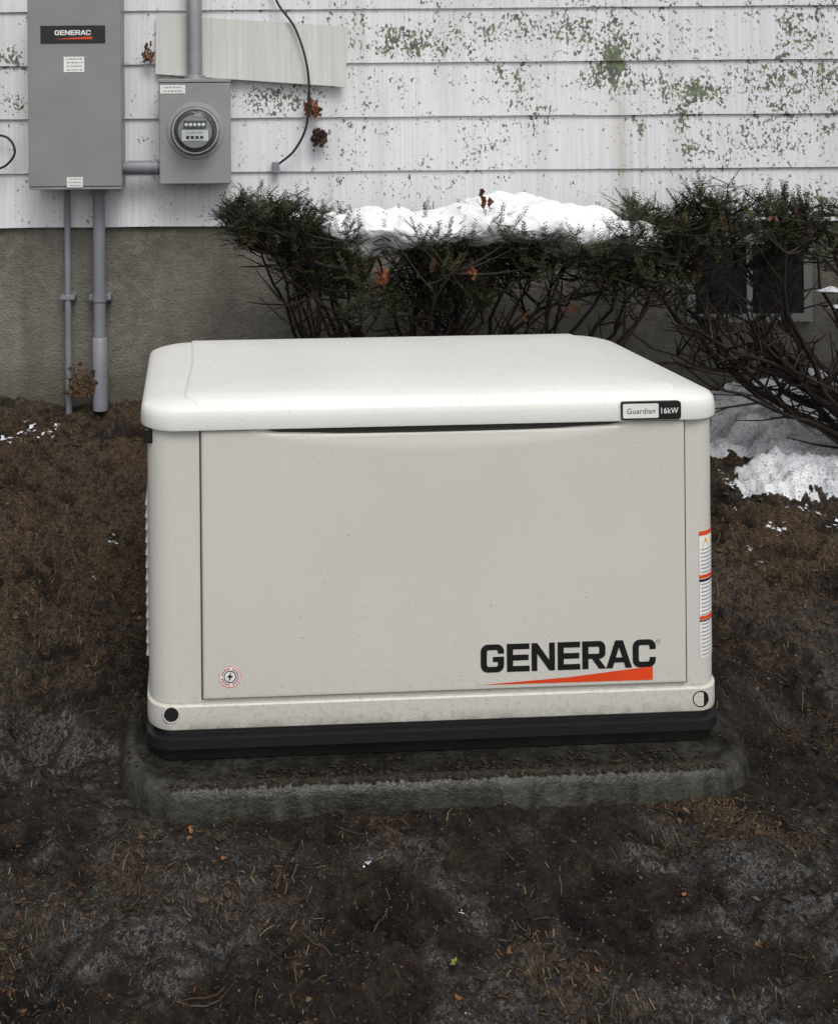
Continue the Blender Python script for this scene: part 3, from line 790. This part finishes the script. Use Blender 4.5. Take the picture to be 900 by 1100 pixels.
def crown2():
    while True:
        px=U(690,1120); t_=(228+(noise.noise(Vector((px*.03,0,0)))*28)-(14 if 740<px<800 else 0)); b_=290+noise.noise(Vector((px*.02,3,0)))*50
        k=R()**1.4; py=t_+(b_-t_)*k
        p=P(px,py,3.25); p=Vector((p.x,min(3.52,max(2.95,3.25+random.gauss(0,.13))),p.z))
        if noise.noise(p*7+Vector((4,4,4)))+.15 > U(-.1,.35)+.32*k: return p
yew('yew_bush',[gb(2.18,3.2),gb(2.32,3.12),gb(2.25,3.28)],crown2,32,360,23,low=-.04,twigs=16)
par=bpy.data.objects['yew_bush.001']; br=Buf(); random.seed(5)
for i in range(15):
    a=Vector(gb(U(2.1,2.35),U(3.0,3.2))); e=P(U(700,830),U(290,395),U(2.95,3.3))
    mid=P(U(780,860),U(375,430),3.05)
    path=bez(a,mid,e,14); j1=U(0,9)
    for k in range(1,15): path[k]+=Vector((U(-1,1),U(-1,1),U(-1,1)))*.011+Vector((0,0,noise.noise(Vector((k*.35,j1,7)))))*.05
    r0=U(.007,.014); br.tube(path,[r0*(1-.8*k/14) for k in range(15)],6)
    for q in range(13):
        k=random.randint(2,14); p=path[k]; d=Vector((U(-1,.7),U(-.6,.6),U(-.4,1))).normalized(); L=U(.05,.20)
        br.tube([p,p+d*L*.5+Vector((U(-.01,.01),0,.01)),p+d*L+Vector((0,0,U(0,.04)))],[.0040,.0024,.0012],5)
br.obj('low_branches',M_bark,par,True,angle=60)
lf=Buf()
for px,py,n in ((412,298,7),(505,292,8),(522,212,5),(610,330,2),(560,340,2),(830,235,2)):
    for i in range(n):
        q=P(px+U(-6,6),py+U(-6,6),2.95+U(-.03,.06)); g=U(.4,.9)
        leaf(lf,q,U(.012,.024),(.17*g,.05*g,.02*g),(U(-.8,.8),-1,U(-.8,.8)),7)
lf.obj('dead_leaves',M_litter,col=True)
random.seed(3)
sv=bpy.data.meshes.new('snow_cap'); import bmesh
bm=bmesh.new()
def ell(px,py,rx,ry,rz,d=3.22):
    p=P(px,py+2,d); M=Matrix.Translation(p)@Matrix.Diagonal((rx,ry,rz*.86,1))
    bmesh.ops.create_icosphere(bm,subdivisions=3,radius=1,matrix=M)
for px,py,rx,ry,rz in ((366,244,.07,.13,.065),(395,240,.10,.17,.075),(430,244,.11,.19,.08),(470,244,.12,.21,.080),(505,238,.11,.21,.085),(532,234,.13,.21,.105),(565,236,.13,.22,.105),(600,243,.13,.21,.095),(635,246,.12,.20,.085),(665,252,.11,.18,.072),(690,260,.07,.13,.05),(390,262,.08,.10,.06),(590,262,.10,.15,.05),(640,268,.09,.12,.05)):
    ell(px,py,rx,ry,rz)
bm.to_mesh(sv); bm.free()
so=bpy.data.objects.new('snow_cap',sv); scene.collection.objects.link(so); sv.materials.append(M_snow2); so.parent=bpy.data.objects['yew_bush']
m=so.modifiers.new('r','REMESH'); m.mode='VOXEL'; m.voxel_size=.009; m.use_smooth_shade=True
tx=bpy.data.textures.new('cl','CLOUDS'); tx.noise_scale=.10; tx.noise_depth=3
m=so.modifiers.new('d','DISPLACE'); m.texture=tx; m.strength=.06; m.mid_level=.62; m.texture_coords='LOCAL'
sb=Buf()
for px,py,d,r in ((893,312,3.05,.03),(820,235,3.2,.02),(790,228,3.2,.012),(898,330,3.1,.02)):
    p=P(px,py,d); n=10
    V=[p+Vector((0,0,r*.5))]+[p+Vector((r*1.4*math.cos(6.283*i/n)*U(.7,1.2),r*math.sin(6.283*i/n)*U(.7,1.2),-.0)) for i in range(n)]+[p-Vector((0,0,r*.4))]
    sb.add(V,[(0,1+i,1+(i+1)%n) for i in range(n)]+[(n+1,1+(i+1)%n,1+i) for i in range(n)])
sb.obj('snow_bits',M_snow,par,True)

# ---------------------------------------------------------------- light & camera
w=bpy.data.worlds.new('World'); scene.world=w; w.use_nodes=True
n=w.node_tree.nodes; l=w.node_tree.links
sky=n.new('ShaderNodeTexSky'); sky.sky_type='NISHITA'; sky.sun_disc=False
EL=math.radians(54); sky.sun_elevation=EL; sky.sun_rotation=math.radians(165); sky.air_density=1; sky.dust_density=3
hs=n.new('ShaderNodeHueSaturation'); hs.inputs['Saturation'].default_value=.20
l.new(sky.outputs[0],hs.inputs['Color']); l.new(hs.outputs[0],n['Background'].inputs['Color']); n['Background'].inputs['Strength'].default_value=.145
sl=bpy.data.lights.new('sun','SUN'); sl.energy=1.4; sl.angle=math.radians(28); sl.color=(1,.98,.95)
so=bpy.data.objects.new('sun',sl); scene.collection.objects.link(so); so.rotation_euler=(math.pi/2-EL,0,math.radians(15)); so.location=(0,-3,5)
cam=bpy.data.cameras.new('camera'); co=bpy.data.objects.new('camera',cam); scene.collection.objects.link(co)
co.location=(0,0,H); co.rotation_euler=(math.pi/2,AL,0)
cam.sensor_fit='HORIZONTAL'; cam.sensor_width=36; cam.lens=F/900*36
cam.shift_x=(450-CX)/900; cam.shift_y=-(550-YH)/900
cam.clip_start=.05; cam.clip_end=1000
scene.camera=co
scene.view_settings.view_transform='Standard'; scene.view_settings.look='None'; scene.view_settings.exposure=0
